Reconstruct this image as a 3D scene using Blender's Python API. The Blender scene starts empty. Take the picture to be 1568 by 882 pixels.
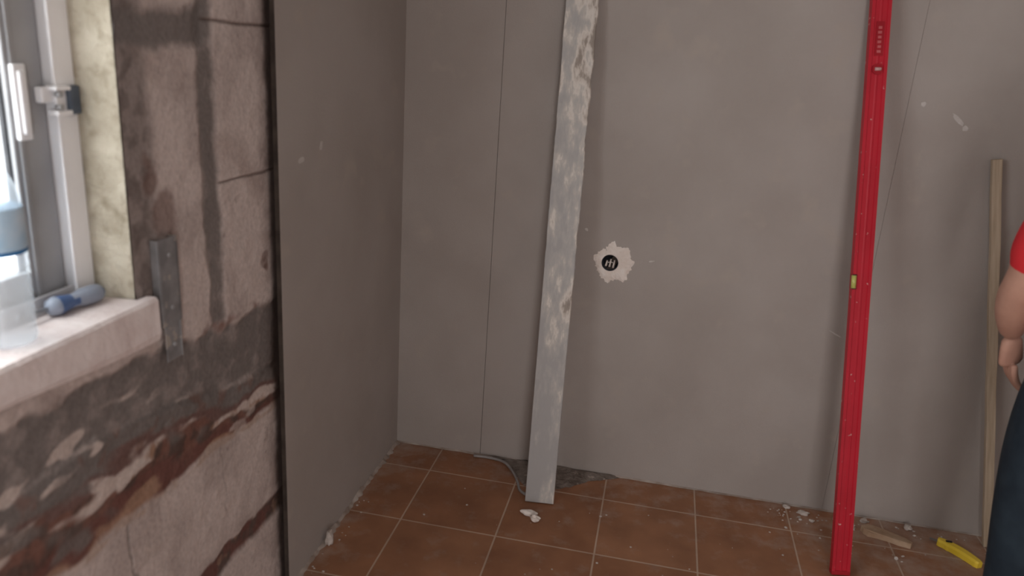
import bpy, bmesh, math, random
from mathutils import Vector, Matrix, noise, Euler
random.seed(7)
scn=bpy.context.scene
col=scn.collection
try:
    scn.view_settings.view_transform='Standard'; scn.view_settings.look='None'
except Exception: pass

# ---------------------------------------------------------------- helpers
def nodes_mat(name):
    m=bpy.data.materials.new(name); m.use_nodes=True
    nt=m.node_tree; b=nt.nodes.get('Principled BSDF'); return m,nt,b
def mottled(name,c1,c2,scale=8,rough=.8,metal=0,c3=None,scale3=40,t3=.62,bump=.0,bscale=60,detail=6,w3=.05,stretch=(1,1,1),spec=.3):
    m,nt,b=nodes_mat(name); N=nt.nodes; L=nt.links
    tc=N.new('ShaderNodeTexCoord'); mp=N.new('ShaderNodeMapping'); mp.inputs['Scale'].default_value=stretch
    L.new(tc.outputs['Object'],mp.inputs[0])
    n=N.new('ShaderNodeTexNoise'); n.inputs['Scale'].default_value=scale; n.inputs['Detail'].default_value=detail
    L.new(mp.outputs[0],n.inputs['Vector'])
    r=N.new('ShaderNodeValToRGB'); r.color_ramp.elements[0].position=.35; r.color_ramp.elements[1].position=.65
    r.color_ramp.elements[0].color=(*c1,1); r.color_ramp.elements[1].color=(*c2,1)
    L.new(n.outputs[0],r.inputs[0]); out=r.outputs[0]
    if c3:
        n3=N.new('ShaderNodeTexNoise'); n3.inputs['Scale'].default_value=scale3; n3.inputs['Detail'].default_value=5
        L.new(mp.outputs[0],n3.inputs['Vector'])
        mr=N.new('ShaderNodeMapRange'); mr.inputs[1].default_value=t3; mr.inputs[2].default_value=t3+w3
        L.new(n3.outputs[0],mr.inputs[0])
        mx=N.new('ShaderNodeMix'); mx.data_type='RGBA'
        L.new(mr.outputs[0],mx.inputs[0]); L.new(out,mx.inputs[6]); mx.inputs[7].default_value=(*c3,1); out=mx.outputs[2]
    L.new(out,b.inputs['Base Color'])
    b.inputs['Roughness'].default_value=rough; b.inputs['Metallic'].default_value=metal
    b.inputs['Specular IOR Level'].default_value=spec
    if bump>0:
        nb=N.new('ShaderNodeTexNoise'); nb.inputs['Scale'].default_value=bscale; nb.inputs['Detail'].default_value=6
        L.new(mp.outputs[0],nb.inputs['Vector'])
        bp=N.new('ShaderNodeBump'); bp.inputs['Strength'].default_value=bump; bp.inputs['Distance'].default_value=.01
        L.new(nb.outputs[0],bp.inputs['Height']); L.new(bp.outputs[0],b.inputs['Normal'])
    return m

def obj_from_bm(bm,name,mats,smooth=False,parent=None):
    me=bpy.data.meshes.new(name); bm.to_mesh(me); bm.free()
    for m in (mats if isinstance(mats,(list,tuple)) else [mats]): me.materials.append(m)
    if smooth:
        for p in me.polygons: p.use_smooth=True
    o=bpy.data.objects.new(name,me); col.objects.link(o)
    if parent: o.parent=parent
    return o
def bm_box(bm,x0,x1,y0,y1,z0,z1,mi=0,bev=0):
    r=bmesh.ops.create_cube(bm,size=1)
    vs=r['verts']
    for v in vs:
        v.co=Vector(((x0+x1)/2+v.co.x*(x1-x0),(y0+y1)/2+v.co.y*(y1-y0),(z0+z1)/2+v.co.z*(z1-z0)))
    fs=set(f for v in vs for f in v.link_faces)
    for f in fs: f.material_index=mi
    if bev>0:
        es=list(set(e for v in vs for e in v.link_edges))
        rr=bmesh.ops.bevel(bm,geom=es,offset=bev,segments=2,affect='EDGES',profile=.5)
        for f in rr['faces']: f.material_index=mi
    return vs
def bm_tube(bm,pts,rads,seg=20,mi=0,caps=True):
    """swept circular section through pts"""
    rings=[]
    for i,p in enumerate(pts):
        p=Vector(p)
        a=Vector(pts[max(0,i-1)]); b=Vector(pts[min(len(pts)-1,i+1)])
        d=(b-a).normalized()
        u=d.cross(Vector((0,0,1)))
        if u.length<.01: u=d.cross(Vector((0,1,0)))
        u.normalize(); w=d.cross(u).normalized()
        rings.append([bm.verts.new(p+(u*math.cos(t)+w*math.sin(t))*rads[i]) for t in [2*math.pi*k/seg for k in range(seg)]])
    for i in range(len(rings)-1):
        for k in range(seg):
            f=bm.faces.new((rings[i][k],rings[i][(k+1)%seg],rings[i+1][(k+1)%seg],rings[i+1][k])); f.material_index=mi; f.smooth=True
    if caps:
        f=bm.faces.new(rings[0][::-1]); f.material_index=mi
        f=bm.faces.new(rings[-1]); f.material_index=mi
    return rings
def bm_blob(bm,c,size,seed,mi=0,sub=2,amp=.35):
    r=bmesh.ops.create_icosphere(bm,subdivisions=sub,radius=1)
    for v in r['verts']:
        n=noise.noise(v.co*1.6+Vector((seed*7.3,seed,0)))
        v.co=v.co*(1+amp*n)
        v.co=Vector((c[0]+v.co.x*size[0],c[1]+v.co.y*size[1],c[2]+v.co.z*size[2]))
        if v.co.z<.0005 and c[2]<.1: v.co.z=.0005
    for f in set(f for v in r['verts'] for f in v.link_faces): f.material_index=mi
def bm_patch(bm,pts,plane,off,mi=0):
    if plane=='y': vs=[bm.verts.new((a,off,b)) for a,b in pts]
    else: vs=[bm.verts.new((off,a,b)) for a,b in pts]
    f=bm.faces.new(vs); f.material_index=mi

# ---------------------------------------------------------------- materials
M_dry=mottled('plasterboard_paper',(.345,.303,.278),(.385,.343,.318),scale=3,rough=.9,bump=.12,bscale=220,c3=(.39,.34,.305),scale3=9,t3=.6,w3=.15)
M_core=mottled('gypsum_core',(.12,.09,.08),(.2,.17,.15),scale=30,rough=1)
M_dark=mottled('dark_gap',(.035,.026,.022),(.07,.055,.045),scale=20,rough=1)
M_smudge=mottled('filler_smudge',(.46,.42,.40),(.56,.52,.50),scale=60,rough=.95)
M_plaster=mottled('white_plaster',(.72,.63,.57),(.80,.73,.68),scale=40,rough=.9,bump=.5,bscale=80)
M_sill=mottled('sill_plaster',(.66,.56,.54),(.76,.68,.66),scale=14,rough=.85,bump=.25,bscale=70)
M_reveal=mottled('reveal_render',(.34,.295,.225),(.48,.43,.345),scale=14,rough=.95,bump=.9,bscale=60,c3=(.25,.21,.15),scale3=24,t3=.54,w3=.2)
M_ceil=mottled('ceiling_paint',(.6,.57,.54),(.66,.63,.6),scale=4,rough=.9)
M_alu=mottled('window_aluminium',(.55,.54,.55),(.62,.61,.62),scale=10,rough=.45,metal=.2)
M_aluw=mottled('window_white',(.78,.77,.78),(.84,.83,.84),scale=10,rough=.4)
M_alud=mottled('sash_grey',(.34,.34,.35),(.40,.40,.41),scale=10,rough=.45,metal=.2)
M_black=mottled('black_plastic',(.02,.02,.025),(.04,.04,.045),scale=30,rough=.5)
M_galv=mottled('galvanised_steel',(.22,.215,.22),(.33,.325,.33),scale=22,rough=.6,metal=.35,c3=(.42,.38,.35),scale3=30,t3=.6)
M_red=mottled('level_red_paint',(.44,.008,.022),(.52,.012,.03),scale=6,rough=.45,spec=.4,c3=(.66,.38,.36),scale3=60,t3=.69,w3=.03)
M_redside=mottled('level_red_dark',(.32,.006,.015),(.38,.01,.02),scale=6,rough=.45)
M_wood=mottled('batten_wood',(.40,.31,.22),(.50,.40,.30),scale=5,rough=.75,stretch=(20,20,1.2),bump=.2,bscale=8)
M_vial,nt,b=nodes_mat('vial_green'); b.inputs['Base Color'].default_value=(.50,.50,.14,1); b.inputs['Roughness'].default_value=.2
M_mortar=mottled('grey_mortar',(.15,.12,.10),(.25,.21,.185),scale=25,rough=1,bump=1,bscale=60,c3=(.36,.3,.26),scale3=30,t3=.6)
M_yellow=mottled('yellow_plastic',(.80,.55,.04),(.88,.64,.07),scale=10,rough=.4)
M_blue=mottled('handle_blue',(.05,.09,.20),(.08,.13,.26),scale=20,rough=.45)
M_grey=mottled('handle_grey',(.22,.25,.31),(.3,.33,.4),scale=20,rough=.5)
M_steel=mottled('tool_steel',(.35,.35,.36),(.5,.5,.5),scale=20,rough=.35,metal=.9)
M_skin=mottled('skin',(.40,.21,.155),(.48,.27,.20),scale=12,rough=.6,bump=.1,bscale=150)
M_hair=mottled('hair_dark',(.012,.008,.006),(.035,.022,.015),scale=60,rough=.7,stretch=(1,1,6),bump=.6,bscale=80)
M_shirt=mottled('red_shirt',(.50,.018,.025),(.62,.028,.035),scale=7,rough=.9,bump=.3,bscale=20)
M_jeans=mottled('navy_trousers',(.012,.020,.030),(.022,.035,.048),scale=12,rough=.9,bump=.4,bscale=30)
M_shoe=mottled('shoe_leather',(.04,.03,.025),(.07,.05,.04),scale=12,rough=.6)
M_cable=mottled('grey_cable',(.24,.22,.21),(.32,.30,.29),scale=20,rough=.6)
M_eye,nt,b=nodes_mat('eye_white'); b.inputs['Base Color'].default_value=(.8,.78,.75,1); b.inputs['Roughness'].default_value=.2
M_lip=mottled('lip',(.35,.11,.09),(.4,.14,.11),scale=12,rough=.5)

M_glass,nt,b=nodes_mat('window_glass')
tr=nt.nodes.new('ShaderNodeBsdfTransparent'); gl=nt.nodes.new('ShaderNodeBsdfGlossy'); gl.inputs['Roughness'].default_value=.05
mx=nt.nodes.new('ShaderNodeMixShader'); mx.inputs[0].default_value=.06
nt.links.new(tr.outputs[0],mx.inputs[1]); nt.links.new(gl.outputs[0],mx.inputs[2])
nt.links.new(mx.outputs[0],nt.nodes['Material Output'].inputs[0]); tr.inputs[0].default_value=(.93,.97,.98,1)
M_pet,nt,b=nodes_mat('bottle_plastic')
tr=nt.nodes.new('ShaderNodeBsdfTransparent'); tr.inputs[0].default_value=(.94,.97,.99,1)
mx=nt.nodes.new('ShaderNodeMixShader'); mx.inputs[0].default_value=.3
b.inputs['Base Color'].default_value=(.9,.92,.94,1); b.inputs['Roughness'].default_value=.12
nt.links.new(tr.outputs[0],mx.inputs[1]); nt.links.new(b.outputs[0],mx.inputs[2]); nt.links.new(mx.outputs[0],nt.nodes['Material Output'].inputs[0])
M_label=mottled('bottle_label',(.30,.52,.72),(.60,.73,.85),scale=14,rough=.4)
M_labeld=mottled('label_band',(.02,.14,.36),(.03,.17,.4),scale=14,rough=.4)

# floor tile
M_floor,nt,b=nodes_mat('terracotta_tiles'); N=nt.nodes; L=nt.links
tc=N.new('ShaderNodeTexCoord'); mp=N.new('ShaderNodeMapping'); T=.333
mp.inputs['Location'].default_value=(.0688+10*T, -2.515+12*T,0)
L.new(tc.outputs['Object'],mp.inputs[0])
br=N.new('ShaderNodeTexBrick'); br.offset=0; br.squash=1
for k,v in (('Scale',1),('Mortar Size',.0034),('Mortar Smooth',.35),('Brick Width',T),('Row Height',T),('Bias',0)): br.inputs[k].default_value=v
br.inputs['Color1'].default_value=(.290,.135,.072,1); br.inputs['Color2'].default_value=(.330,.162,.090,1); br.inputs['Mortar'].default_value=(.50,.37,.285,1)
L.new(mp.outputs[0],br.inputs['Vector'])
n=N.new('ShaderNodeTexNoise'); n.inputs['Scale'].default_value=7; n.inputs['Detail'].default_value=8; L.new(tc.outputs['Object'],n.inputs['Vector'])
r=N.new('ShaderNodeValToRGB'); r.color_ramp.elements[0].position=.3; r.color_ramp.elements[1].position=.7
r.color_ramp.elements[0].color=(.80,.76,.74,1); r.color_ramp.elements[1].color=(1.15,1.13,1.10,1); L.new(n.outputs[0],r.inputs[0])
mu=N.new('ShaderNodeMix'); mu.data_type='RGBA'; mu.blend_type='MULTIPLY'; mu.inputs[0].default_value=1
L.new(br.outputs[0],mu.inputs[6]); L.new(r.outputs[0],mu.inputs[7])
sp=N.new('ShaderNodeSeparateXYZ'); L.new(tc.outputs['Object'],sp.inputs[0])
dn=N.new('ShaderNodeTexNoise'); dn.inputs['Scale'].default_value=13; dn.inputs['Detail'].default_value=9; dn.inputs['Roughness'].default_value=.65; L.new(tc.outputs['Object'],dn.inputs['Vector'])
my=N.new('ShaderNodeMapRange'); my.inputs[1].default_value=2.35; my.inputs[2].default_value=2.72; my.inputs[3].default_value=0; my.inputs[4].default_value=.12; L.new(sp.outputs[1],my.inputs[0])
mxx=N.new('ShaderNodeMapRange'); mxx.inputs[1].default_value=.3; mxx.inputs[2].default_value=1.1; mxx.inputs[3].default_value=0; mxx.inputs[4].default_value=.14; L.new(sp.outputs[0],mxx.inputs[0])
ml=N.new('ShaderNodeMapRange'); ml.inputs[1].default_value=-.93; ml.inputs[2].default_value=-.80; ml.inputs[3].default_value=.18; ml.inputs[4].default_value=0; L.new(sp.outputs[0],ml.inputs[0])
a1=N.new('ShaderNodeMath'); a1.operation='ADD'; L.new(my.outputs[0],a1.inputs[0]); L.new(mxx.outputs[0],a1.inputs[1])
a2=N.new('ShaderNodeMath'); a2.operation='ADD'; L.new(a1.outputs[0],a2.inputs[0]); L.new(ml.outputs[0],a2.inputs[1])
a3=N.new('ShaderNodeMath'); a3.operation='ADD'; L.new(a2.outputs[0],a3.inputs[0]); L.new(dn.outputs[0],a3.inputs[1])
dr=N.new('ShaderNodeMapRange'); dr.inputs[1].default_value=.55; dr.inputs[2].default_value=.9; dr.inputs[4].default_value=.7; L.new(a3.outputs[0],dr.inputs[0])
m2=N.new('ShaderNodeMix'); m2.data_type='RGBA'; L.new(dr.outputs[0],m2.inputs[0]); L.new(mu.outputs[2],m2.inputs[6]); m2.inputs[7].default_value=(.42,.34,.29,1)
L.new(m2.outputs[2],b.inputs['Base Color']); b.inputs['Roughness'].default_value=.55; b.inputs['Specular IOR Level'].default_value=.35
bp=N.new('ShaderNodeBump'); bp.inputs['Strength'].default_value=.5; bp.inputs['Distance'].default_value=.003; bp.invert=True
L.new(br.outputs['Fac'],bp.inputs['Height']); L.new(bp.outputs[0],b.inputs['Normal'])

# masonry : vertex colour driven
M_mas,nt,b=nodes_mat('stripped_masonry'); N=nt.nodes; L=nt.links
at=N.new('ShaderNodeVertexColor'); at.layer_name='Col'
tc=N.new('ShaderNodeTexCoord'); n=N.new('ShaderNodeTexNoise'); n.inputs['Scale'].default_value=110; n.inputs['Detail'].default_value=6; L.new(tc.outputs['Object'],n.inputs['Vector'])
r=N.new('ShaderNodeValToRGB'); r.color_ramp.elements[0].position=.3; r.color_ramp.elements[1].position=.7
r.color_ramp.elements[0].color=(.88,.88,.88,1); r.color_ramp.elements[1].color=(1.1,1.1,1.1,1); L.new(n.outputs[0],r.inputs[0])
mu=N.new('ShaderNodeMix'); mu.data_type='RGBA'; mu.blend_type='MULTIPLY'; mu.inputs[0].default_value=1
L.new(at.outputs[0],mu.inputs[6]); L.new(r.outputs[0],mu.inputs[7]); L.new(mu.outputs[2],b.inputs['Base Color'])
b.inputs['Roughness'].default_value=.95; b.inputs['Specular IOR Level'].default_value=.1
bp=N.new('ShaderNodeBump'); bp.inputs['Strength'].default_value=.4; bp.inputs['Distance'].default_value=.004; L.new(n.outputs[0],bp.inputs['Height']); L.new(bp.outputs[0],b.inputs['Normal'])

# ---------------------------------------------------------------- room shell
XL=-.96; XD=-.93; YB=2.69; XR=2.3; YF=-1.3; ZC=2.5
WY0,WY1,WZ0,WZ1=-.45,1.24,1.00,2.20      # window opening in left wall
DX0,DX1=.25,.90                           # unseen doorway, added in the front wall to let fill light in

bm=bmesh.new(); bm_box(bm,-1.2,XR+.1,YF-.1,YB+.15,-.1,0); floor=obj_from_bm(bm,'floor',M_floor)
bm=bmesh.new(); bm_box(bm,-1.2,XR+.1,YF-.1,YB+.15,ZC,ZC+.1); obj_from_bm(bm,'ceiling',M_ceil)

bm=bmesh.new()
g1=.0009; g2=.0004
for a,c in ((-.93,-.58-g1),(-.58+g1,.73-g2),(.73+g2,1.93-g2),(1.93+g2,XR)): bm_box(bm,a,c,YB,YB+.013,0.004,ZC,0)
bm_box(bm,-1.2,XR+.1,YB+.013,YB+.15,0,ZC,1)
def smear(bm,cx,cz,lx,lz,ang,seed,plane,off):
    pts=[]
    n=14
    for k in range(n):
        t=2*math.pi*k/n
        rr=1+.45*noise.noise(Vector((math.cos(t)*1.5,math.sin(t)*1.5,seed*3.1)))
        u,v=math.cos(t)*lx*rr,math.sin(t)*lz*rr
        pts.append((cx+u*math.cos(ang)-v*math.sin(ang),cz+u*math.sin(ang)+v*math.cos(ang)))
    bm_patch(bm,pts,plane,off,2)
smear(bm,.775,1.48,.008,.007,0,1,'y',YB-.0006)
smear(bm,.885,1.44,.028,.006,-.75,2,'y',YB-.0006)
smear(bm,.91,1.415,.008,.009,-.3,3,'y',YB-.0006)
smear(bm,.655,.69,.022,.0025,-.45,4,'y',YB-.0006)
smear(bm,.0,.875,.010,.003,.2,5,'y',YB-.0006)
smear(bm,-.24,.965,.007,.004,-.6,6,'y',YB-.0006)
bmesh.ops.recalc_face_normals(bm,faces=bm.faces[:])
wall_back=obj_from_bm(bm,'wall_back',[M_dry,M_dark,M_smudge])
SX,SZ=-.145,.853
bm=bmesh.new(); bmesh.ops.create_cone(bm,cap_ends=True,segments=40,radius1=.030,radius2=.030,depth=.12,matrix=Matrix.Translation((SX,YB,SZ))@Matrix.Rotation(math.pi/2,4,'X'))
cut=obj_from_bm(bm,'cut',M_dark)
md=wall_back.modifiers.new('b','BOOLEAN'); md.object=cut; md.operation='DIFFERENCE'; md.solver='EXACT'
bpy.context.view_layer.objects.active=wall_back
bpy.ops.object.modifier_apply(modifier='b')
bpy.data.objects.remove(cut)

bm=bmesh.new(); bm_box(bm,XR,XR+.1,YF,YB,0,ZC); obj_from_bm(bm,'wall_right',M_ceil)
bm=bmesh.new()
bm_box(bm,-1.2,DX0,YF-.1,YF,0,ZC); bm_box(bm,DX1,XR+.1,YF-.1,YF,0,ZC); bm_box(bm,DX0,DX1,YF-.1,YF,2.1,ZC)
obj_from_bm(bm,'wall_front',M_ceil)
bm=bmesh.new()
bm_box(bm,DX0-.06,DX0,YF-.11,YF+.015,0,2.16,0,.004); bm_box(bm,DX1,DX1+.06,YF-.11,YF+.015,0,2.16,0,.004); bm_box(bm,DX0,DX1,YF-.11,YF+.015,2.1,2.16,0,.004)
obj_from_bm(bm,'trim_1',M_aluw)  # casing round the added fill-light doorway

# ---- left wall
def fr(lo,hi,step):
    n=max(1,int(round((hi-lo)/step))); return [lo+(hi-lo)*k/n for k in range(n)]
ys=fr(YF,WY0,.05)+fr(WY0,.78,.03)+fr(.78,WY1,.0035)+fr(WY1,1.83,.0035)+[1.83]
zs=fr(0,WZ0,.0035)+fr(WZ0,1.76,.0035)+fr(1.76,WZ1,.03)+fr(WZ1,ZC,.04)+[ZC]
def sst(a,b,x):
    if a==b: return 0
    t=max(0,min(1,(x-a)/(b-a))); return t*t*(3-2*t)
def mixc(a,b,t): return tuple(a[i]+(b[i]-a[i])*t for i in range(3))
def nz(y,z,f,s): return noise.noise(Vector((y*f,z*f,s)))
def fb(y,z,f,s): return nz(y,z,f,s)+.5*nz(y,z,f*2.1,s+3)+.25*nz(y,z,f*4.3,s+9)
def band(v,lo,hi,soft): return sst(lo-soft,lo+soft,v)*(1-sst(hi-soft,hi+soft,v))
BLOCK=(.56,.475,.445); BLOCK2=(.46,.385,.36); GREY=(.165,.145,.137); RUST=(.18,.085,.064); BROWN=(.09,.056,.046); PALE=(.56,.47,.43); ORANGE=(.32,.19,.13)
def masonry(y,z):
    a=fb(y,z,7,1.5); b2=fb(y,z,20,5.1); c=fb(y,z,55,8.2)
    colr=mixc(BLOCK,BLOCK2,sst(-.2,.6,a)); h=0
    colr=mixc(colr,PALE,.5*sst(.3,.8,b2))
    t=sst(.65,1.0,c)*.4; colr=mixc(colr,BROWN,t)
    wz=z+.016*a+.008*b2; wy=y+.014*a+.009*b2
    t=.28*sst(.2,.8,fb(y,z,5,66.)); colr=mixc(colr,(.24,.165,.14),t)
    t=(1-sst(1.285,1.345,wy))*sst(.97,1.0,z)*(.75+.25*sst(-.2,.2,b2)); colr=mixc(colr,mixc(GREY,BROWN,.4),.88*t)
    # vertical mortar joint
    wdt=.028+.008*nz(y,z,9,4.4)
    t=band(wy,1.513-wdt,1.513+wdt,.012)*sst(.90,.93,z); colr=mixc(colr,mixc(GREY,BLOCK2,.2*sst(0,.5,b2)),.88*t); h-=.004*t
    t=band(wz,1.53,1.60,.012)*(1-sst(1.50,1.54,wy)); colr=mixc(colr,GREY,.88*t); h-=.004*t
    t=band(z+.004*a,1.577,1.583,.003)*sst(1.5,1.53,y); colr=mixc(colr,BROWN,.8*t); h-=.004*t
    t=band(z+.004*a,1.235,1.240,.002)*sst(1.53,1.55,y); colr=mixc(colr,BROWN,.8*t); h-=.003*t
    for (py,pz,rad) in ((1.345,1.20,.05),(1.735,1.015,.018),(1.74,.99,.012),(1.31,1.28,.03)):
        d=math.hypot(y-py,(z-pz)*.6)+.02*b2
        t=1-sst(rad*.5,rad,d); colr=mixc(colr,mixc(RUST,BROWN,.5),.6*t)
    # main grey mortar band
    k=sst(1.0,1.8,y)
    top=.945-.055*k; bot=.82-.11*sst(1.1,1.75,y)
    t=band(wz,bot,top,.010); colr=mixc(colr,mixc(GREY,BLOCK2,.30*sst(-.1,.6,b2)),.93*t); h-=.006*t
    t=band(wz,top,top+.022,.010)*sst(-.1,.35,fb(y,z,13,12.))*sst(1.2,1.4,y); colr=mixc(colr,RUST,.8*t)
    # layered rubble strata under the grey band (run along the course)
    zb=.635-.03*sst(1.35,1.8,y)
    zt=bot+.006
    ew=z+.020*fb(y*.5,z,7,33.)+.006*b2
    t=band(ew,zb,zt,.008)
    if t>0:
        v=(ew-zb)/(zt-zb)+.16*fb(y*.45,z*1.3,12,21.)
        red=(.145,.060,.048)
        cc=mixc(ORANGE,red,sst(.03,.10,v))
        cc=mixc(cc,mixc(RUST,BROWN,sst(-.3,.3,b2)),sst(.2,.3,v))
        cc=mixc(cc,mixc(PALE,ORANGE,sst(0,.5,b2)),sst(.36,.42,v)*sst(-.25,.0,fb(y*.5,z*1.2,9,90.)))
        cc=mixc(cc,mixc(red,GREY,.3),sst(.54,.60,v))
        cc=mixc(cc,mixc(GREY,RUST,.5*sst(.1,.5,b2)),sst(.64,.72,v))
        q=fb(y*.5,z*1.2,12,41.)
        cc=mixc(cc,PALE,.9*sst(.38,.48,q)*(1-.5*k))
        cc=mixc(cc,GREY,.8*sst(.15,.4,fb(y*.5,z,9,31.))*(1-sst(1.4,1.6,y)))
        colr=mixc(colr,cc,.95*t); h+=.006*t*q
    t=band(ew,zb-.022,zb,.006)*sst(-.15,.2,fb(y,z*2,10,51.)); colr=mixc(colr,(.42,.31,.25),.7*t)
    t=band(wz,.78,.87,.012)*(1-sst(1.22,1.32,y))*sst(.12,.25,fb(y*.6,z*1.3,11,77.)); colr=mixc(colr,PALE,.85*t)
    t=band(wy,1.165,1.172,.003)*(1-sst(.6,.62,z)); colr=mixc(colr,GREY,.6*t); h-=.002*t
    t=band(wy,1.50,1.504,.002)*(1-sst(.6,.62,z))*sst(.4,.45,z); colr=mixc(colr,GREY,.4*t)
    t=band(wz,.265,.325,.010); cc=mixc((.13,.05,.04),BROWN,sst(-.2,.3,b2)); cc=mixc(cc,ORANGE,.6*sst(.3,.5,fb(y,z,18,90.)))
    colr=mixc(colr,cc,.92*t); h-=.006*t
    t=sst(1.745,1.775,wy); colr=mixc(colr,(.04,.026,.02),.9*t)  # shade of the gap at the drywall edge, painted into the masonry colour
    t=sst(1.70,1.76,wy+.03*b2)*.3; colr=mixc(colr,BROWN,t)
    h+=.0015*a+.0012*b2+.0007*c
    return colr,h
verts=[];cols=[];faces=[]
ny,nzc=len(ys),len(zs)
for y in ys:
    for z in zs:
        cc,h=masonry(y,z)
        if abs(y-WY1)<.001 and z>WZ0: h=.002*nz(y,z,40,3.)
        verts.append((XL+h,y,z)); cols.append(cc)
for i in range(ny-1):
    ym=(ys[i]+ys[i+1])/2
    for j in range(nzc-1):
        zm=(zs[j]+zs[j+1])/2
        if WY0<ym<WY1 and WZ0<zm<WZ1: continue
        a=i*nzc+j; faces.append((a,a+nzc,a+nzc+1,a+1))
me=bpy.data.meshes.new('wall_left'); me.from_pydata(verts,[],faces)
ca=me.color_attributes.new('Col','FLOAT_COLOR','POINT')
ca.data.foreach_set('color',[v for c in cols for v in (*c,1)])
me.materials.append(M_mas); me.materials.append(M_reveal); me.materials.append(M_dry); me.materials.append(M_core); me.materials.append(M_smudge); me.materials.append(M_dark)
bm=bmesh.new(); bm.from_mesh(me)
XO=-1.20
bm_box(bm,XO,XL-.012,YF,YB,0,WZ0-.002,1); bm_box(bm,XO,XL-.012,YF,YB,WZ1,ZC,1)
bm_box(bm,XO,XL-.012,YF,WY0,WZ0,WZ1,1); bm_box(bm,XO,XL-.012,WY1+.004,YB,WZ0,WZ1,1)
nx_,nz_=22,160
R=[[None]*(nz_+1) for _ in range(nx_+1)]
for i in range(nx_+1):
    for j in range(nz_+1):
        x=XL-.002-.21*i/nx_; z=WZ0+(WZ1-WZ0)*j/nz_
        d=.004*noise.noise(Vector((x*30,z*22,4)))+.002*noise.noise(Vector((x*90,z*80,7)))
        if i==0: d=0
        R[i][j]=bm.verts.new((x,WY1-.001+d-.002*(i>0),z))
for i in range(nx_):
    for j in range(nz_):
        f=bm.faces.new((R[i][j],R[i][j+1],R[i+1][j+1],R[i+1][j])); f.material_index=1; f.smooth=True
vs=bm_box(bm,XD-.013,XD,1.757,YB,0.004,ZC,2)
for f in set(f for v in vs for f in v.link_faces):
    if f.calc_center_median().y<1.7575: f.material_index=5  # near edge of the board coloured dark to stand for gap shadow
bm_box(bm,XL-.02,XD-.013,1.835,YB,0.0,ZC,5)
def smearx(cy,cz,ly,lz,ang,seed):
    pts=[]
    for k in range(14):
        t=2*math.pi*k/14; rr=1+.45*noise.noise(Vector((math.cos(t)*1.5,math.sin(t)*1.5,seed*3.1)))
        u,v=math.cos(t)*ly*rr,math.sin(t)*lz*rr
        pts.append((cy+u*math.cos(ang)-v*math.sin(ang),cz+u*math.sin(ang)+v*math.cos(ang)))
    bm_patch(bm,pts,'x',XD+.0006,4)
smearx(1.88,1.25,.017,.008,.1,11); smearx(2.0,1.275,.009,.014,-.5,12)
bm.to_mesh(me); bm.free()
wall_left=bpy.data.objects.new('wall_left',me); col.objects.link(wall_left)

M_trimf=mottled('foot_filler',(.26,.20,.165),(.44,.38,.34),scale=14,rough=.95)
def lip(name,pts_fn,n,seed,k_=1.):  # ragged plaster line where wall meets floor, no baseboard
    bm=bmesh.new(); prev=None
    for k in range(n+1):
        t=k/n; p,q=pts_fn(t)
        hh=(.004+.008*abs(noise.noise(Vector((t*30,seed,0))))+.01*max(0,noise.noise(Vector((t*8,seed,5)))))*k_
        ww=(.005+.014*abs(noise.noise(Vector((t*24,seed,9)))))*k_
        a=bm.verts.new(Vector(p)+Vector((0,0,hh))); b_=bm.verts.new(Vector(p)+Vector(q)*ww*.6+Vector((0,0,hh*.6))); c_=bm.verts.new(Vector(p)+Vector(q)*ww+Vector((0,0,.0008)))
        if prev:
            bm.faces.new((prev[0],prev[1],b_,a)); bm.faces.new((prev[1],prev[2],c_,b_))
        prev=(a,b_,c_)
    bmesh.ops.recalc_face_normals(bm,faces=bm.faces[:])
    return obj_from_bm(bm,name,M_trimf,smooth=True)
lip('plaster_lip_left',lambda t:((XD+.0005,1.757+(YB-1.757)*t,0),(1,0,0)),160,2.,1.5)
lip('plaster_lip_back',lambda t:((-.93+(XR+.93)*t,YB-.0005,0),(0,-1,0)),360,6.,.8)

# window sill
bm=bmesh.new()
n=120; prof=lambda y:[(-1.14,1.0),(-1.14,1.058),(-1.05,1.060),(XD-.006,1.060),(XD,1.054),(XD+.001,1.006-(.020*sst(.8,1.25,y))),(XD-.003,.998-.026*sst(.8,1.25,y)),(XL-.006,.994-.026*sst(.8,1.25,y)),(XL-.011,1.0)]
rings=[]
for k in range(n+1):
    y=WY0+.004+(1.265-WY0-.004)*k/n
    ring=[]
    for i,(x,z) in enumerate(prof(y)):
        d=.0016*noise.noise(Vector((y*25,i*3.,1)))
        if y>WY1-.004 and x<XL+.004: x=XL+.004
        ring.append(bm.verts.new((x+(d if i in(3,4,5,6) else 0),y,z+d)))
    rings.append(ring)
P=len(rings[0])
for a,b_ in zip(rings,rings[1:]):
    for i in range(P): bm.faces.new((a[i],a[(i+1)%P],b_[(i+1)%P],b_[i]))
bm.faces.new(rings[0]); bm.faces.new(rings[-1][::-1])
bmesh.ops.recalc_face_normals(bm,faces=bm.faces[:])
sill=obj_from_bm(bm,'trim_2',M_sill)

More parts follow.
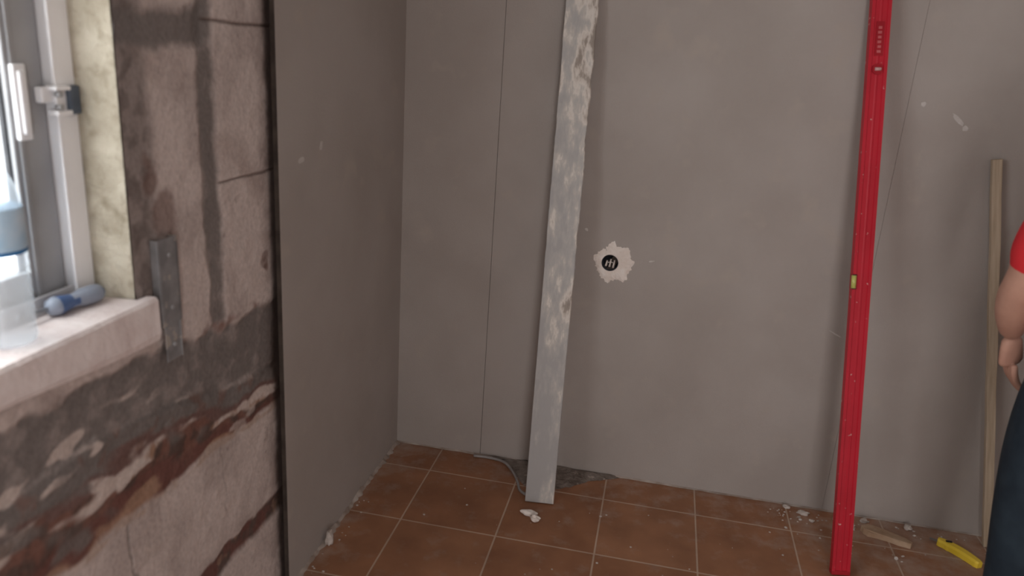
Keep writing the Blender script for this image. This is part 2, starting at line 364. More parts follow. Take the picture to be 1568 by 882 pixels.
# ---- window : aluminium slider
win=bpy.data.objects.new('window_1',None); col.objects.link(win)
bm=bmesh.new()
FZ0,FZ1=1.058,2.20
for (y0,y1) in ((1.200,1.237),(WY0,WY0+.035)):
    bm_box(bm,-1.150,-1.044,y0,y1,FZ0,FZ1,0,.002)
bm_box(bm,-1.050,-1.044,1.190,1.202,FZ0,FZ1,0,.001); bm_box(bm,-1.104,-1.098,1.186,1.202,FZ0,FZ1,0,.001); bm_box(bm,-1.150,-1.144,1.186,1.202,FZ0,FZ1,0,.001)
bm_box(bm,-1.150,-1.048,WY0+.035,1.200,FZ0,FZ0+.014,1,.001); bm_box(bm,-1.150,-1.048,WY0+.035,1.200,FZ1-.03,FZ1,0,.002)
for x in (-1.056,-1.104,-1.150): bm_box(bm,x,x+.006,WY0+.035,1.200,FZ0+.012,FZ0+.034,1,.001)
obj_from_bm(bm,'outer_frame',[M_aluw,M_alu],parent=win)
def sash(name,y0,y1,xc,st=.06,mat=M_alud,parent=win):
    bm=bmesh.new(); z0,z1=FZ0+.018,FZ1-.032; h=.014
    for a,c in ((y0,y0+st),(y1-st,y1)):
        bm_box(bm,xc-h,xc+h,a,c,z0,z1,0,.003)
        bm_box(bm,xc+h-.002,xc+h+.004,a+.010,a+.020,z0,z1,0,.001)
    bm_box(bm,xc-h,xc+h,y0+st,y1-st,z0,z0+.06,0,.003); bm_box(bm,xc-h,xc+h,y0+st,y1-st,z1-.05,z1,0,.003)
    for a,c in ((y0+st,y0+st+.004),(y1-st-.004,y1-st)): bm_box(bm,xc-.004,xc+.004,a,c,z0+.06,z1-.05,1)
    obj_from_bm(bm,name,[mat,M_black],parent=parent)
    bm=bmesh.new(); bm_box(bm,xc-.002,xc+.002,y0+st,y1-st,z0+.06,z1-.05); obj_from_bm(bm,name+'_glass',M_glass,parent=parent)
sash('inner_sash',.38,1.190,-1.082,.078)
sash('outer_sash',WY0+.036,.44,-1.126,.06)
bm=bmesh.new()
bm_box(bm,-1.068,-1.058,1.118,1.146,1.365,1.490,0,.003)
bm_box(bm,-1.062,-1.052,1.124,1.140,1.375,1.480,0,.004)
bm_box(bm,-1.066,-1.050,1.165,1.200,1.425,1.452,0,.003)
bm_box(bm,-1.056,-1.034,1.180,1.215,1.404,1.412,0,.002); bm_box(bm,-1.056,-1.034,1.180,1.215,1.446,1.454,0,.002)
bm_box(bm,-1.056,-1.034,1.212,1.236,1.404,1.454,2,.003)
bm_tube(bm,[(-1.045,1.19,1.418),(-1.034,1.19,1.418)],[.005,.005],12,1); bm_tube(bm,[(-1.045,1.19,1.440),(-1.034,1.19,1.440)],[.005,.005],12,1)
obj_from_bm(bm,'latch',[M_aluw,M_alud,mottled('latch_slate',(.07,.085,.11),(.10,.12,.15),scale=20,rough=.5)],parent=win)

# ---- bottle
bot=bpy.data.objects.new('water_bottle',None); col.objects.link(bot)
def lathe(name,prof,c,mat,parent,seg=40):
    bm=bmesh.new(); rings=[]
    for (r_,z) in prof: rings.append([bm.verts.new((c[0]+r_*math.cos(2*math.pi*k/seg),c[1]+r_*math.sin(2*math.pi*k/seg),c[2]+z)) for k in range(seg)])
    for a,b_ in zip(rings,rings[1:]):
        for k in range(seg): bm.faces.new((a[k],a[(k+1)%seg],b_[(k+1)%seg],b_[k]))
    bm.faces.new(rings[0][::-1]); bm.faces.new(rings[-1])
    return obj_from_bm(bm,name,mat,smooth=True,parent=parent)
bc=(-1.004,.985,1.0605)
pr=[(.030,0.0),(.040,.003),(.043,.010)]
for k in range(8): pr+=[(.0435,.02+k*.016),(.0415,.028+k*.016)]
pr+=[(.043,.150),(.043,.225),(.041,.240),(.034,.262),(.022,.285),(.0145,.298),(.0135,.308)]
lathe('bottle_body',pr,bc,M_pet,bot)
lathe('label',[(.0436,.158),(.0438,.160),(.0438,.222),(.0436,.224)],bc,M_label,bot)
lathe('label_band',[(.0437,.152),(.0441,.1525),(.0441,.158),(.0437,.1585)],bc,M_labeld,bot)
lathe('cap',[(.0150,.3065),(.0155,.308),(.0155,.322),(.0140,.325)],bc,M_labeld,bot)

# ---- screwdriver
bm=bmesh.new()
A=Vector((-1.026,1.095,1.0785)); B=Vector((-1.012,1.214,1.0785)); d=(B-A)
P=[(0,.008),(.02,.010),(.05,.0145),(.15,.0175),(.28,.0155),(.40,.0130),(.50,.0130),(.62,.0165),(.80,.0176),(.93,.0155),(.985,.010),(1,.005)]
bm_tube(bm,[A+d*t for t,_ in P],[r_ for _,r_ in P],24,0)
for f in bm.faces:
    t=(f.calc_center_median()-A).dot(d)/d.length_squared
    f.material_index=1 if (.12<t<.45 or t>.9) else 0
for f in bm.faces: f.smooth=True
bm_tube(bm,[A-d*.55,A-d*.48,A+d*.01],[.0012,.003,.003],12,2)
obj_from_bm(bm,'screwdriver',[M_grey,M_blue,M_steel])

# ---- galvanised anchor strap on the masonry
bm=bmesh.new()
def strap(y0,y1,z0,z1,x,th): bm_box(bm,x,x+th,y0,y1,z0,z1,0,.0008)
strap(1.292,1.352,.985,1.165,-.9445,.003)
strap(1.300,1.345,.905,.990,-.9475,.003)
bm_box(bm,-.958,-.9415,1.288,1.291,.985,1.165,0,.0008)
bm_box(bm,-.958,-.9415,1.3455,1.3485,.905,1.165,0,.0008)
for z in (1.13,1.02,.94):
    r_=bmesh.ops.create_cone(bm,cap_ends=True,segments=16,radius1=.005,radius2=.004,depth=.003,matrix=Matrix.Translation((-.941,1.322,z))@Matrix.Rotation(math.pi/2,4,'Y'))
    for f in set(f for v in r_['verts'] for f in v.link_faces): f.material_index=1
obj_from_bm(bm,'metal_wall_bracket',[M_galv,M_alud])

# ---- leaning plaster-caked aluminium screed board
def lean_matrix(base,top,width_dir_hint=Vector((1,0,0))):
    w=(Vector(top)-Vector(base)).normalized()
    u=(width_dir_hint-width_dir_hint.dot(w)*w).normalized(); v=w.cross(u)
    return Matrix(((u.x,v.x,w.x,base[0]),(u.y,v.y,w.y,base[1]),(u.z,v.z,w.z,base[2]),(0,0,0,1)))
M_board,nt,b=nodes_mat('screed_alu_plaster'); N=nt.nodes; L=nt.links
tc=N.new('ShaderNodeTexCoord'); sp=N.new('ShaderNodeSeparateXYZ'); L.new(tc.outputs['Object'],sp.inputs[0])
mp=N.new('ShaderNodeMapping'); mp.inputs['Scale'].default_value=(1,1,.33); L.new(tc.outputs['Object'],mp.inputs[0])
n=N.new('ShaderNodeTexNoise'); n.inputs['Scale'].default_value=24; n.inputs['Detail'].default_value=8; n.inputs['Roughness'].default_value=.6; L.new(mp.outputs[0],n.inputs['Vector'])
mz=N.new('ShaderNodeMapRange'); mz.inputs[1].default_value=.2; mz.inputs[2].default_value=1.6; mz.inputs[3].default_value=-.12; mz.inputs[4].default_value=.09; L.new(sp.outputs[2],mz.inputs[0])
mxe=N.new('ShaderNodeMapRange'); mxe.inputs[1].default_value=-.05; mxe.inputs[2].default_value=.05; mxe.inputs[3].default_value=-.06; mxe.inputs[4].default_value=.08; L.new(sp.outputs[0],mxe.inputs[0])
ad=N.new('ShaderNodeMath'); ad.operation='ADD'; L.new(n.outputs[0],ad.inputs[0]); L.new(mz.outputs[0],ad.inputs[1])
ad2=N.new('ShaderNodeMath'); ad2.operation='ADD'; L.new(ad.outputs[0],ad2.inputs[0]); L.new(mxe.outputs[0],ad2.inputs[1])
r=N.new('ShaderNodeValToRGB'); e=r.color_ramp.elements
e[0].position=.40; e[0].color=(.37,.355,.35,1); e[1].position=.50; e[1].color=(.43,.41,.395,1)
for p_,c_ in ((.55,(.50,.465,.43,1)),(.59,(.66,.61,.56,1)),(.645,(.56,.50,.45,1)),(.68,(.34,.29,.25,1)),(.76,(.26,.22,.19,1))):
    q=e.new(p_); q.color=c_
L.new(ad2.outputs[0],r.inputs[0]); L.new(r.outputs[0],b.inputs['Base Color']); b.inputs['Roughness'].default_value=.65; b.inputs['Metallic'].default_value=0
bp=N.new('ShaderNodeBump'); bp.inputs['Strength'].default_value=.4; bp.inputs['Distance'].default_value=.004; L.new(n.outputs[0],bp.inputs['Height']); L.new(bp.outputs[0],b.inputs['Normal'])
def box_profile_sweep(name,outline,length,seg,mat,disp=None,mats=None,inner=None):
    bm=bmesh.new(); rings=[]
    for k in range(seg+1):
        z=length*k/seg
        rings.append([bm.verts.new(Vector((x,y,z))+(disp(x,y,z) if disp else Vector())) for x,y in outline])
    n=len(outline)
    for a,b_ in zip(rings,rings[1:]):
        for i in range(n): bm.faces.new((a[i],a[(i+1)%n],b_[(i+1)%n],b_[i]))
    if inner:
        for ring,flip in ((rings[0],True),(rings[-1],False)):
            z=ring[0].co.z
            iv=[bm.verts.new((x*inner[0],y*inner[1]+inner[2],z)) for x,y in outline]
            dv=[bm.verts.new((x*inner[0],y*inner[1]+inner[2],z+(.05 if flip else -.05))) for x,y in outline]
            for i in range(n):
                j=(i+1)%n
                bm.faces.new((ring[i],ring[j],iv[j],iv[i])); bm.faces.new((iv[i],iv[j],dv[j],dv[i]))
            bm.faces.new(dv)
    else:
        bm.faces.new(rings[0][::-1]); bm.faces.new(rings[-1])
    bmesh.ops.recalc_face_normals(bm,faces=bm.faces[:])
    return obj_from_bm(bm,name,mats or mat)
hw=.0505; th=.025
ol=[]
for k in range(13): ol.append((-hw+2*hw*k/12,-th))
ol+=[(hw+.002,-th+.004),(hw+.002,-.012),(hw,-.002),(hw-.003,0)]
ol+=[(0,0),(-hw+.003,0),(-hw-.001,-.003),(-hw-.001,-th+.003)]
def bdisp(x,y,z):
    n1=noise.noise(Vector((x*20,z*9,3.3)))+.5*noise.noise(Vector((x*50,z*35,8)))
    edge=max(0,abs(x)-.035)/.017
    top=sst(.5,1.3,z)
    dx=(.0030*noise.noise(Vector((z*22,x*9,1)))+.0015*noise.noise(Vector((z*70,1,1))))*edge*(.3+top)*(1 if x>0 else .5)
    dy=-max(0,n1)*.004*(.2+top) if y<-.02 else 0
    return Vector((dx,dy,0))
board=box_profile_sweep('plaster_screed_board',ol,1.99,420,M_board,bdisp,inner=(.92,.80,-.0025))
board.matrix_world=lean_matrix(Vector((-.295,2.441,.002)),Vector((-.324,2.680,1.97)),Vector((1,.10,0)))

# ---- red spirit level
lw=.0285; lt=.024
ol=[(-lw,-lt),(-lw+.010,-lt),(-lw+.012,-lt+.003),(-.004,-lt+.003),(-.002,-lt+.0015),(.002,-lt+.0015),(.004,-lt+.003),(lw-.012,-lt+.003),(lw-.010,-lt),(lw,-lt),(lw,0),(lw-.010,0),(lw-.012,-.003),(-lw+.012,-.003),(-lw+.010,0),(-lw,0)]
level=bpy.data.objects.new('spirit_level',None); col.objects.link(level)
body=box_profile_sweep('level_body',ol,1.96,1,M_red)
body.parent=level; body.location=(0,0,.012)
bm=bmesh.new()
bm_box(bm,-lw-.001,lw+.001,-lt-.001,.001,0,.014,0,.002); bm_box(bm,-lw-.001,lw+.001,-lt-.001,.001,1.970,1.984,0,.002)
obj_from_bm(bm,'end_caps',M_redside,parent=level)
bm=bmesh.new()
zc=.955
bm_box(bm,-lw-.0015,-lw+.014,-lt-.0015,-.001,zc-.024,zc+.024,1,.002)
bm_tube(bm,[(-lw+.003,-lt-.001,zc-.020),(-lw+.003,-lt-.001,zc+.020)],[.0075,.0075],16,0)
bm_box(bm,-lw-.0008,-lw+.011,-lt-.0022,-lt,zc-.023,zc-.019,2); bm_box(bm,-lw-.0008,-lw+.011,-lt-.0022,-lt,zc+.019,zc+.023,2)
obj_from_bm(bm,'centre_vial',[M_vial,M_redside,M_black],parent=level)
bm=bmesh.new()
zt=1.60
bmesh.ops.create_cone(bm,cap_ends=True,segments=32,radius1=.016,radius2=.016,depth=.004,matrix=Matrix.Translation((0,-lt-.0005,zt))@Matrix.Rotation(math.pi/2,4,'X'))
for f in bm.faces: f.material_index=1
bm_tube(bm,[(-.009,-lt-.003,zt),(.009,-lt-.003,zt)],[.005,.005],16,0)
bm_box(bm,-.012,.012,-lt+.0005,-lt+.0035,1.64,1.74,2)
for k in range(6): bm_box(bm,-.006+.001*(k%2),.005,-lt-.0002,-lt+.001,1.648+k*.014,1.656+k*.014,3)
obj_from_bm(bm,'plumb_vial',[mottled('vial_pink',(.55,.32,.32),(.62,.4,.38),scale=30),M_redside,M_redside,mottled('logo_pink',(.5,.10,.11),(.58,.15,.16),scale=10)],parent=level)
level.matrix_world=lean_matrix(Vector((.719,2.318,.002)),Vector((.563,2.683,1.96)),Vector((1,.10,0)))

# ---- wooden batten
ol=[(-.014,-.018),(-.0125,-.0195),(.0125,-.0195),(.014,-.018),(.014,-.0015),(.0125,0),(-.0125,0),(-.014,-.0015)]
def wd(x,y,z): return Vector((.0015*noise.noise(Vector((z*6,1,2))),.001*noise.noise(Vector((z*9,3,2))),0))
bat=box_profile_sweep('wooden_batten',ol,1.352,60,M_wood,wd)
bat.matrix_world=lean_matrix(Vector((1.274,2.635,.004)),Vector((1.015,2.682,1.33)),Vector((1,0,0)))

# ---- electrical box with plaster collar and wires
eb=bpy.data.objects.new('electrical_box',None); col.objects.link(eb)
bm=bmesh.new(); n=96; rings=[[],[],[],[]]
for k in range(n):
    t=2*math.pi*k/n
    spike=sum(hh*math.exp(-(((t-c_+math.pi)%(2*math.pi)-math.pi)/ww)**2) for c_,hh,ww in ((1.75,.018,.18),(.9,.012,.25),(.1,.010,.3),(2.9,.012,.25),(3.9,.006,.3),(4.45,.015,.18),(5.3,.012,.3)))
    ro=.062+.006*noise.noise(Vector((math.cos(t)*2.3,math.sin(t)*2.3,4.)))*1.5+.006*noise.noise(Vector((math.cos(t)*9,math.sin(t)*9,2.)))*1.6+spike
    cx=.014
    for i,(rr,yy) in enumerate(((.0302,-.004),(.036,-.005),(ro*.85,-.004),(ro,-.0003))):
        ox=cx if i>1 else 0
        rings[i].append(bm.verts.new((SX+ox+rr*math.cos(t),YB+yy,SZ+rr*math.sin(t))))
for i in range(3):
    for k in range(n): 
        f=bm.faces.new((rings[i][k],rings[i][(k+1)%n],rings[i+1][(k+1)%n],rings[i+1][k])); f.smooth=True
bmesh.ops.recalc_face_normals(bm,faces=bm.faces[:])
obj_from_bm(bm,'plaster_collar',M_plaster,parent=eb)
bm=bmesh.new(); rings=[]
for r_,yy in ((.0300,-.004),(.0285,-.004),(.0275,.046),(0.001,.047)):
    rings.append([bm.verts.new((SX+r_*math.cos(2*math.pi*k/40),YB+yy,SZ+r_*math.sin(2*math.pi*k/40))) for k in range(40)])
for a,b_ in zip(rings,rings[1:]):
    for k in range(40): bm.faces.new((a[k],a[(k+1)%40],b_[(k+1)%40],b_[k]))
obj_from_bm(bm,'box_cup',M_black,smooth=True,parent=eb)
bm=bmesh.new()
for dx,s in ((-.013,0),(0,1),(.013,2)):
    bm_tube(bm,[(SX+dx*.6,YB+.046,SZ-.004),(SX+dx,YB+.012,SZ-.014),(SX+dx,YB-.003,SZ-.011-.002*s),(SX+dx+.002,YB-.002,SZ+.008+.003*((s*2)%3))],[.0034,.0036,.0040,.0030],12,0)
bm_tube(bm,[(SX-.014,YB+.006,SZ-.003),(SX+.002,YB+.004,SZ+.002),(SX+.013,YB+.006,SZ-.001)],[.0018,.0018,.0018],10,0)
obj_from_bm(bm,'wires',M_plaster,parent=eb)

# ---- mortar patch round the pipe chase by the wall foot
bm=bmesh.new()
outl=[(-.56,2.688),(-.49,2.675),(-.43,2.62),(-.40,2.56),(-.365,2.515),(-.335,2.50),(-.29,2.52),(-.24,2.53),(-.20,2.56),(-.165,2.59),(-.13,2.625),(-.06,2.66),(-.01,2.688)]
ctr=(-.31,2.688)
K=[]
dense=[]
for (a,b_) in zip(outl,outl[1:]):
    for s in range(5):
        t=s/5; dense.append((a[0]+(b_[0]-a[0])*t,a[1]+(b_[1]-a[1])*t))
dense.append(outl[-1])
for lv in range(7):
    f_=1-lv/6.5; row=[]
    for i,(x,y) in enumerate(dense):
        jit=.008*noise.noise(Vector((x*40,y*40,1)))
        px=ctr[0]+(x-ctr[0])*f_; py=min(2.688,ctr[1]+(y-ctr[1]+jit)*f_)
        hh=.001 if lv==0 else .004+.008*noise.noise(Vector((px*22,py*22,2)))+.002*min(lv,2)
        row.append(bm.verts.new((px,py,max(.001,hh))))
    K.append(row)
for a,b_ in zip(K,K[1:]):
    for i in range(len(a)-1): bm.faces.new((a[i],a[i+1],b_[i+1],b_[i]))
bmesh.ops.recalc_face_normals(bm,faces=bm.faces[:])
obj_from_bm(bm,'mortar_patch',M_mortar,smooth=True)
ctl=[(-.60,2.665,.006),(-.53,2.668,.006),(-.47,2.645,.010),(-.425,2.59,.008),(-.395,2.53,.006),(-.375,2.475,.006),(-.345,2.45,.006)]
pts=[]
for i in range(len(ctl)-1):
    p0=Vector(ctl[max(0,i-1)]);p1=Vector(ctl[i]);p2=Vector(ctl[i+1]);p3=Vector(ctl[min(len(ctl)-1,i+2)])
    for s in range(8):
        t=s/8; pts.append(.5*((2*p1)+(p2-p0)*t+(2*p0-5*p1+4*p2-p3)*t*t+(3*p1-p0-3*p2+p3)*t**3))
pts.append(Vector(ctl[-1]))
bm=bmesh.new(); bm_tube(bm,pts,[.0052]*len(pts),12,0)
obj_from_bm(bm,'electric_cable',M_cable)

# ---- debris
bm=bmesh.new()
bm_blob(bm,(-.315,2.335,.010),(.030,.013,.010),3,0,3); bm_blob(bm,(-.288,2.305,.012),(.018,.014,.011),9,0,3,.6)
obj_from_bm(bm,'plaster_chunk',M_plaster)
M_rub=mottled('rubble',(.40,.34,.30),(.62,.56,.52),scale=30,rough=.95)
bm=bmesh.new()
for k in range(190):
    r0=random.random()
    if r0<.65: x=random.uniform(.52,1.35); y=YB-.03-abs(random.gauss(0,.10))
    elif r0<.75: x=XD+.02+abs(random.gauss(0,.02)); y=random.uniform(1.78,2.3)
    else: x=random.uniform(-.7,1.2); y=random.uniform(2.0,2.5)
    if y<1.7 or (abs(x+.29)<.09 and 2.37<y<2.5) or (abs(x-.72)<.06 and 2.26<y<2.36) or (abs(x-1.27)<.04 and y>2.6): continue
    if (.83<x<1.02 and 2.51<y<2.63) or (1.06<x<1.24 and 2.45<y<2.62): continue
    s=random.uniform(.0012,.0038)*(1.6 if r0<.6 and random.random()<.25 else 1)
    bm_blob(bm,(x,y,s*.5),(s*1.3,s,s*.7),k,0,1,.5)
for (x,y,sx,sy,sz) in ((.80,2.60,.026,.020,.016),(.775,2.635,.018,.014,.012),(.655,2.640,.022,.012,.008),(.60,2.665,.014,.010,.007),(.87,2.655,.014,.010,.009),(-.908,1.99,.012,.020,.030),(1.02,2.655,.014,.012,.010),(.68,2.60,.010,.008,.006),(.93,2.45,.007,.006,.005)):
    bm_blob(bm,(x,y,sz*.6),(sx,sy,sz),x*10,0,2,.6)
obj_from_bm(bm,'plaster_rubble',M_rub)
bm=bmesh.new()
o2=[(.845,2.592),(.872,2.612),(.905,2.605),(.94,2.588),(.985,2.560),(1.004,2.540),(.995,2.526),(.960,2.532),(.925,2.548),(.890,2.556),(.862,2.560),(.850,2.575)]
lo=[bm.verts.new((x,y,.001)) for x,y in o2]; hi=[bm.verts.new((x,y,.020+.006*noise.noise(Vector((x*30,y*30,0))))) for x,y in o2]
bm.faces.new(hi); bm.faces.new(lo[::-1])
for i in range(len(o2)): bm.faces.new((lo[i],lo[(i+1)%len(o2)],hi[(i+1)%len(o2)],hi[i]))
bmesh.ops.recalc_face_normals(bm,faces=bm.faces[:])
obj_from_bm(bm,'wood_offcut',mottled('offcut_tan',(.34,.22,.14),(.46,.33,.23),scale=20,rough=.9))
# yellow utility knife
bm=bmesh.new()
P0=Vector((1.100,2.590)); P1=Vector((1.160,2.560)); P2=Vector((1.200,2.480)); L_=[];R_=[]
for k in range(21):
    t=k/20; p=(1-t)**2*P0+2*t*(1-t)*P1+t*t*P2; dd=(2*(1-t)*(P1-P0)+2*t*(P2-P1)).normalized(); nn=Vector((-dd.y,dd.x))
    w=.014+.005*math.sin(t*math.pi)+(.002 if .2<t<.35 else 0); 
    if t<.05 or t>.97: w*=.7
    L_.append(p+nn*w); R_.append(p-nn*w)
rows=[[bm.verts.new((L_[k].x,L_[k].y,.001)),bm.verts.new((L_[k].x,L_[k].y,.018)),bm.verts.new(((L_[k].x*.8+R_[k].x*.2),(L_[k].y*.8+R_[k].y*.2),.024)),bm.verts.new(((L_[k].x*.2+R_[k].x*.8),(L_[k].y*.2+R_[k].y*.8),.024)),bm.verts.new((R_[k].x,R_[k].y,.018)),bm.verts.new((R_[k].x,R_[k].y,.001))] for k in range(21)]
for a,b_ in zip(rows,rows[1:]):
    for i in range(6): bm.faces.new((a[i],a[(i+1)%6],b_[(i+1)%6],b_[i]))
bm.faces.new(rows[0]); bm.faces.new(rows[-1][::-1])
bmesh.ops.recalc_face_normals(bm,faces=bm.faces[:])
for f in bm.faces: f.material_index=0
q=(P0+P1)/2
bm_box(bm,q.x-.010,q.x+.010,q.y-.004,q.y+.004,.0235,.0275,1,.001)
v=[bm.verts.new(c) for c in ((1.103,2.600,.011),(1.100,2.582,.011),(1.074,2.596,.011),(1.080,2.607,.011))]
f=bm.faces.new(v); f.material_index=2
obj_from_bm(bm,'utility_knife',[M_yellow,M_black,M_steel])

# ---------------------------------------------------------------- person
def skin_obj(name,nodes,edges,root,sub=2):
    me=bpy.data.meshes.new(name); me.from_pydata([n_[0] for n_ in nodes],edges,[])
    o=bpy.data.objects.new(name,me); col.objects.link(o)
    bpy.context.view_layer.objects.active=o
    md=o.modifiers.new('s','SKIN'); md.use_smooth_shade=True
    for i,n_ in enumerate(nodes):
        sv=me.skin_vertices[0].data[i]; r_=n_[1]; sv.radius=r_ if isinstance(r_,tuple) else (r_,r_); sv.use_root=(i==root)
    sd=o.modifiers.new('d','SUBSURF'); sd.levels=sub; sd.render_levels=sub
    dg=bpy.context.evaluated_depsgraph_get(); em=bpy.data.meshes.new_from_object(o.evaluated_get(dg))
    bpy.data.objects.remove(o)
    no=bpy.data.objects.new(name,em); col.objects.link(no)
    for p in em.polygons: p.use_smooth=True
    return no
per=bpy.data.objects.new('person',None); col.objects.link(per)
ox,oy=1.120,1.96
ND=[]; ED=[]; TG=[]
def nd(p,r_,parent=None,tag='shirt'):
    ND.append((Vector(p),r_)); i=len(ND)-1
    if parent is not None: ED.append((parent,i)); TG.append(tag)
    return i
pel=nd((ox,oy,.96),(.155,.115))
abd=nd((ox,oy+.005,1.08),(.145,.105),pel,'shirt')
che=nd((ox,oy,1.24),(.165,.115),abd,'shirt')
upc=nd((ox,oy-.01,1.37),(.145,.095),che,'shirt')
nb=nd((ox,oy-.01,1.455),.062,upc,'shirt')
nk=nd((ox,oy+.005,1.52),.056,nb,'skin')
def arm(sx,pts):
    p=upc
    for (q,r_,tag) in pts: p=nd(q,r_,p,tag)
    return p
LW=(ox-.190,oy+.125,.945); RW=(ox+.240,oy+.115,.915)
wl=arm(-1,[((ox-.165,oy-.005,1.385),.072,'shirt'),((ox-.218,oy-.01,1.29),.066,'shirt'),((ox-.236,oy+.0,1.175),.070,'shirt'),((ox-.238,oy+.003,1.148),.049,'skin'),((ox-.248,oy+.01,1.10),.047,'skin'),((ox-.240,oy+.05,1.045),.046,'skin'),((ox-.215,oy+.09,.985),.036,'skin'),(LW,.028,'skin')])
wr=arm(1,[((ox+.165,oy-.005,1.385),.072,'shirt'),((ox+.218,oy-.01,1.29),.066,'shirt'),((ox+.240,oy+.0,1.165),.070,'shirt'),((ox+.244,oy+.003,1.138),.049,'skin'),((ox+.252,oy+.01,1.10),.047,'skin'),((ox+.256,oy+.05,1.04),.045,'skin'),((ox+.248,oy+.09,.965),.036,'skin'),(RW,.028,'skin')])
for s in (-1,1):
    hp=nd((ox+s*.095,oy,.88),(.108,.11),pel,'jeans')
    md1=nd((ox+s*.102,oy+.01,.70),(.092,.095),hp,'jeans')
    kn=nd((ox+s*.098,oy+.015,.50),(.076,.078),md1,'jeans')
    cf=nd((ox+s*.090,oy-.01,.34),(.070,.074),kn,'jeans')
    an=nd((ox+s*.088,oy-.02,.13),(.064,.066),cf,'jeans')
body=skin_obj('body',ND,ED,0,2)
for m in (M_shirt,M_jeans,M_skin): body.data.materials.append(m)
def segd(p,a,b_):
    d_=b_-a; t=max(0,min(1,(p-a).dot(d_)/d_.length_squared)); return (p-(a+d_*t)).length
def rr_(i): 
    r_=ND[i][1]; return sum(r_)/2 if isinstance(r_,tuple) else r_
for p in body.data.polygons:
    c_=p.center; best=min(range(len(ED)),key=lambda k:segd(c_,ND[ED[k][0]][0],ND[ED[k][1]][0])/(.5*rr_(ED[k][0])+.5*rr_(ED[k][1])))
    tg=TG[best]
    if abs(c_.x-ox)<.2 and c_.z<.95 and tg!='skin': tg='jeans'
    p.material_index={'shirt':0,'jeans':1,'skin':2}[tg]
body.parent=per
def hand(name,wrist,side):
    W=Vector(wrist); dn=Vector((0.22*-side,.10,-1)).normalized(); fw=Vector((0,1,.10)).normalized(); inn=Vector((-side,0,-.2)).normalized()
    N_=[(W,(.020,.027)),(W+dn*.03,(.017,.034)),(W+dn*.065,(.015,.039)),(W+dn*.090,(.013,.038))]
    pm=skin_obj(name+'_palm',[(a,b_) for a,b_ in N_],[(0,1),(1,2),(2,3)],0,2); pm.data.materials.append(M_skin); pm.parent=per
    for k,(off,ln) in enumerate(((.028,.070),(.010,.080),(-.009,.074),(-.026,.058))):
        b0=W+dn*.072+fw*off; b1=W+dn*.098+fw*off*1.05
        c1=b1+(dn*.92+inn*.28).normalized()*ln*.45; c2=c1+(dn*.75+inn*.65).normalized()*ln*.32; c3=c2+(dn*.5+inn*.85).normalized()*ln*.25
        f_=skin_obj(name+'_finger_%d'%(k+1),[(b0,.009),(b1,.0095),(c1,.0088),(c2,.0080),(c3,.0068)],[(0,1),(1,2),(2,3),(3,4)],0,2); f_.data.materials.append(M_skin); f_.parent=per
    t0=W+dn*.025+fw*.018; t1=W+dn*.050+fw*.044+inn*.008; t2=W+dn*.082+fw*.056+inn*.018; t3=W+dn*.105+fw*.058+inn*.024
    f_=skin_obj(name+'_thumb',[(t0,.013),(t1,.012),(t2,.0098),(t3,.0078)],[(0,1),(1,2),(2,3)],0,2); f_.data.materials.append(M_skin); f_.parent=per
hand('left_hand',LW,-1)
hand('right_hand',RW,1)
hc=Vector((ox,oy+.03,1.64))
bm=bmesh.new(); bmesh.ops.create_uvsphere(bm,u_segments=48,v_segments=36,radius=1)
for v in bm.verts:
    x,y,z=v.co
    jaw=max(0,-z)
    X_=x*(.076-.022*jaw**1.3); Y_=y*(.094-(.012*jaw if y<0 else 0)); Z_=z*.118
    if y>0 and z<.2: Y_+=.004*math.exp(-((z+.85)/.25)**2)
    nose=math.exp(-(x/.16)**2)*math.exp(-((z+.18)/.17)**2)*(y>0); Y_+=.022*nose*(1+.3*(z<-.18))
    for sx in (-1,1): Y_-=.009*math.exp(-((x-sx*.38)/.17)**2-((z-.03)/.12)**2)*(y>0)
    Y_+=.005*math.exp(-((z-.22)/.09)**2)*(y>.4)
    v.co=hc+Vector((X_,Y_,Z_))
hd=obj_from_bm(bm,'head',M_skin,smooth=True,parent=per)
bm=bmesh.new()
for sx in (-1,1):
    bmesh.ops.create_uvsphere(bm,u_segments=20,v_segments=14,radius=.0115,matrix=Matrix.Translation(hc+Vector((sx*.029,.076,.004))))
for f in bm.faces: f.material_index=0; f.smooth=True
for sx in (-1,1):
    r_=bmesh.ops.create_uvsphere(bm,u_segments=16,v_segments=10,radius=.0055,matrix=Matrix.Translation(hc+Vector((sx*.029,.0835,.004))))
    for f in set(f for v in r_['verts'] for f in v.link_faces): f.material_index=1
obj_from_bm(bm,'eyes',[M_eye,M_hair],parent=per)
bm=bmesh.new()
bm_tube(bm,[hc+Vector((x,.083-abs(x)*.35,-.052+abs(x)*.05)) for x in (-.024,-.012,0,.012,.024)],[.001,.004,.0052,.004,.001],12,0)
obj_from_bm(bm,'mouth',M_lip,parent=per)
bm=bmesh.new()
for sx in (-1,1):
    bm_tube(bm,[hc+Vector((sx*.072,-.010+.012*math.cos(t),.0+.028*math.sin(t)))+Vector((sx*.008*(1-math.cos(t)*.5),0,0)) for t in [math.pi*2*k/14 for k in range(14)]],[.005]*14,8,0)
    r_=bmesh.ops.create_uvsphere(bm,u_segments=12,v_segments=8,radius=1)
    for v in r_['verts']: v.co=hc+Vector((sx*.075+v.co.x*.005,-.008+v.co.y*.012,v.co.z*.024))
obj_from_bm(bm,'ears',M_skin,smooth=True,parent=per)
bm=bmesh.new(); bmesh.ops.create_uvsphere(bm,u_segments=48,v_segments=36,radius=1)
dl=[v for v in bm.verts if (v.co.y>0 and v.co.z<.52-.25*abs(v.co.x)) or (v.co.y<=0 and v.co.z<-.30) or (v.co.y>-.25 and v.co.z<.10 and v.co.y<=0)]
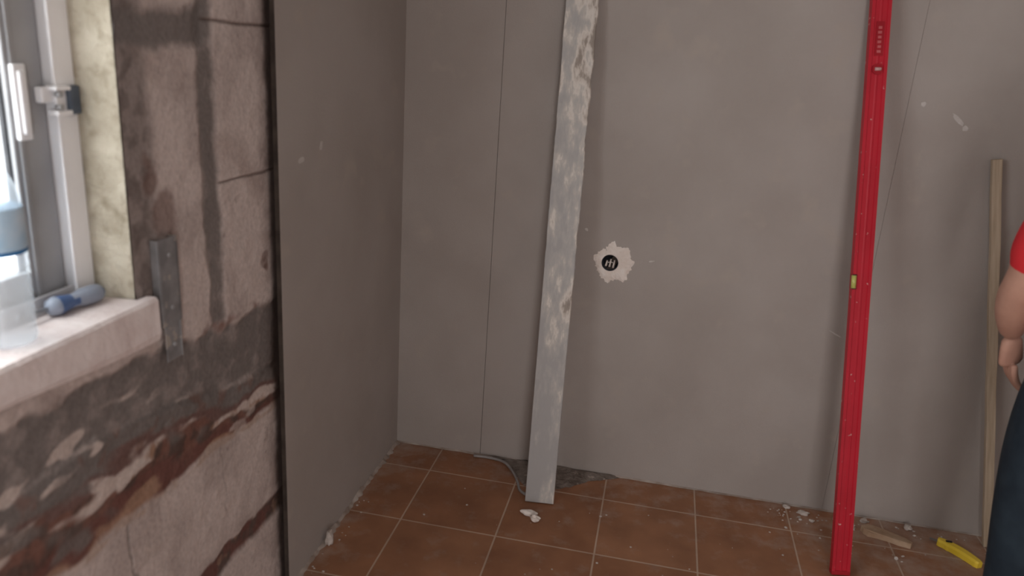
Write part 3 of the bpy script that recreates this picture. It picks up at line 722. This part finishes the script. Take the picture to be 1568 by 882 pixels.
bmesh.ops.delete(bm,geom=dl,context='VERTS')
for v in bm.verts:
    x,y,z=v.co; k=1+.05*noise.noise(v.co*6)
    v.co=hc+Vector((x*.083*k,y*.102*k,z*.128*k))
hr=obj_from_bm(bm,'hair',M_hair,smooth=True,parent=per)
sm=hr.modifiers.new('so','SOLIDIFY'); sm.thickness=.012; sm.offset=-1
for s,nm in ((-1,'left_shoe'),(1,'right_shoe')):
    bm=bmesh.new(); bmesh.ops.create_uvsphere(bm,u_segments=28,v_segments=18,radius=1)
    cx=ox+s*.088
    for v in bm.verts:
        x,y,z=v.co; w=.046*(1+.12*y); hh=.055*(1-.28*y) ; Z_=max(-.0,.038+z*hh) 
        v.co=Vector((cx+x*w,oy+.055+y*.140,max(.0,Z_ if Z_>.012 else .0)))
    bm_box(bm,cx-.040,cx+.040,oy-.075,oy+.180,0.0,.018,0,.006)
    bm_tube(bm,[(cx,oy-.015,.05),(cx,oy-.02,.15)],[.048,.052],24,0)
    obj_from_bm(bm,nm,M_shoe,smooth=True,parent=per)

# ---------------------------------------------------------------- light
w=bpy.data.worlds.new('sky'); scn.world=w; w.use_nodes=True
bg=w.node_tree.nodes['Background']; bg.inputs[0].default_value=(1,.955,.945,1); bg.inputs[1].default_value=8.3
def portal(name,loc,rot,sx,sy):
    l=bpy.data.lights.new(name,'AREA'); l.shape='RECTANGLE'; l.size=sx; l.size_y=sy; l.cycles.is_portal=True
    o=bpy.data.objects.new(name,l); col.objects.link(o); o.location=loc; o.rotation_euler=rot
portal('window_portal',(-1.19,(WY0+WY1)/2,(1.04+WZ1)/2),(0,-math.pi/2,0),WZ1-1.04,WY1-WY0)
portal('fill_door_portal',((DX0+DX1)/2,YF-.09,1.05),(math.pi/2,0,0),DX1-DX0,2.1)  # guides sky fill through the added doorway

# ---------------------------------------------------------------- camera
Xc=Vector((.9776,-.1203,.1728)); Yc=Vector((.2005,.2811,-.9385)); Zc=Vector((.0643,.9521,.2989))
Zc.normalize(); Yc=(Yc-Yc.dot(Zc)*Zc).normalized(); Xc=Yc.cross(Zc)
cam=bpy.data.cameras.new('camera'); cam.sensor_width=36; cam.lens=36*1180/1568; cam.clip_start=.02
cam.dof.use_dof=True; cam.dof.focus_distance=3.9; cam.dof.aperture_fstop=3.0
co=bpy.data.objects.new('camera',cam); col.objects.link(co)
co.matrix_world=Matrix(((Xc.x,Xc.y,Xc.z,0),(Yc.x,Yc.y,Yc.z,0),(Zc.x,Zc.y,Zc.z,1.57),(0,0,0,1)))
scn.camera=co
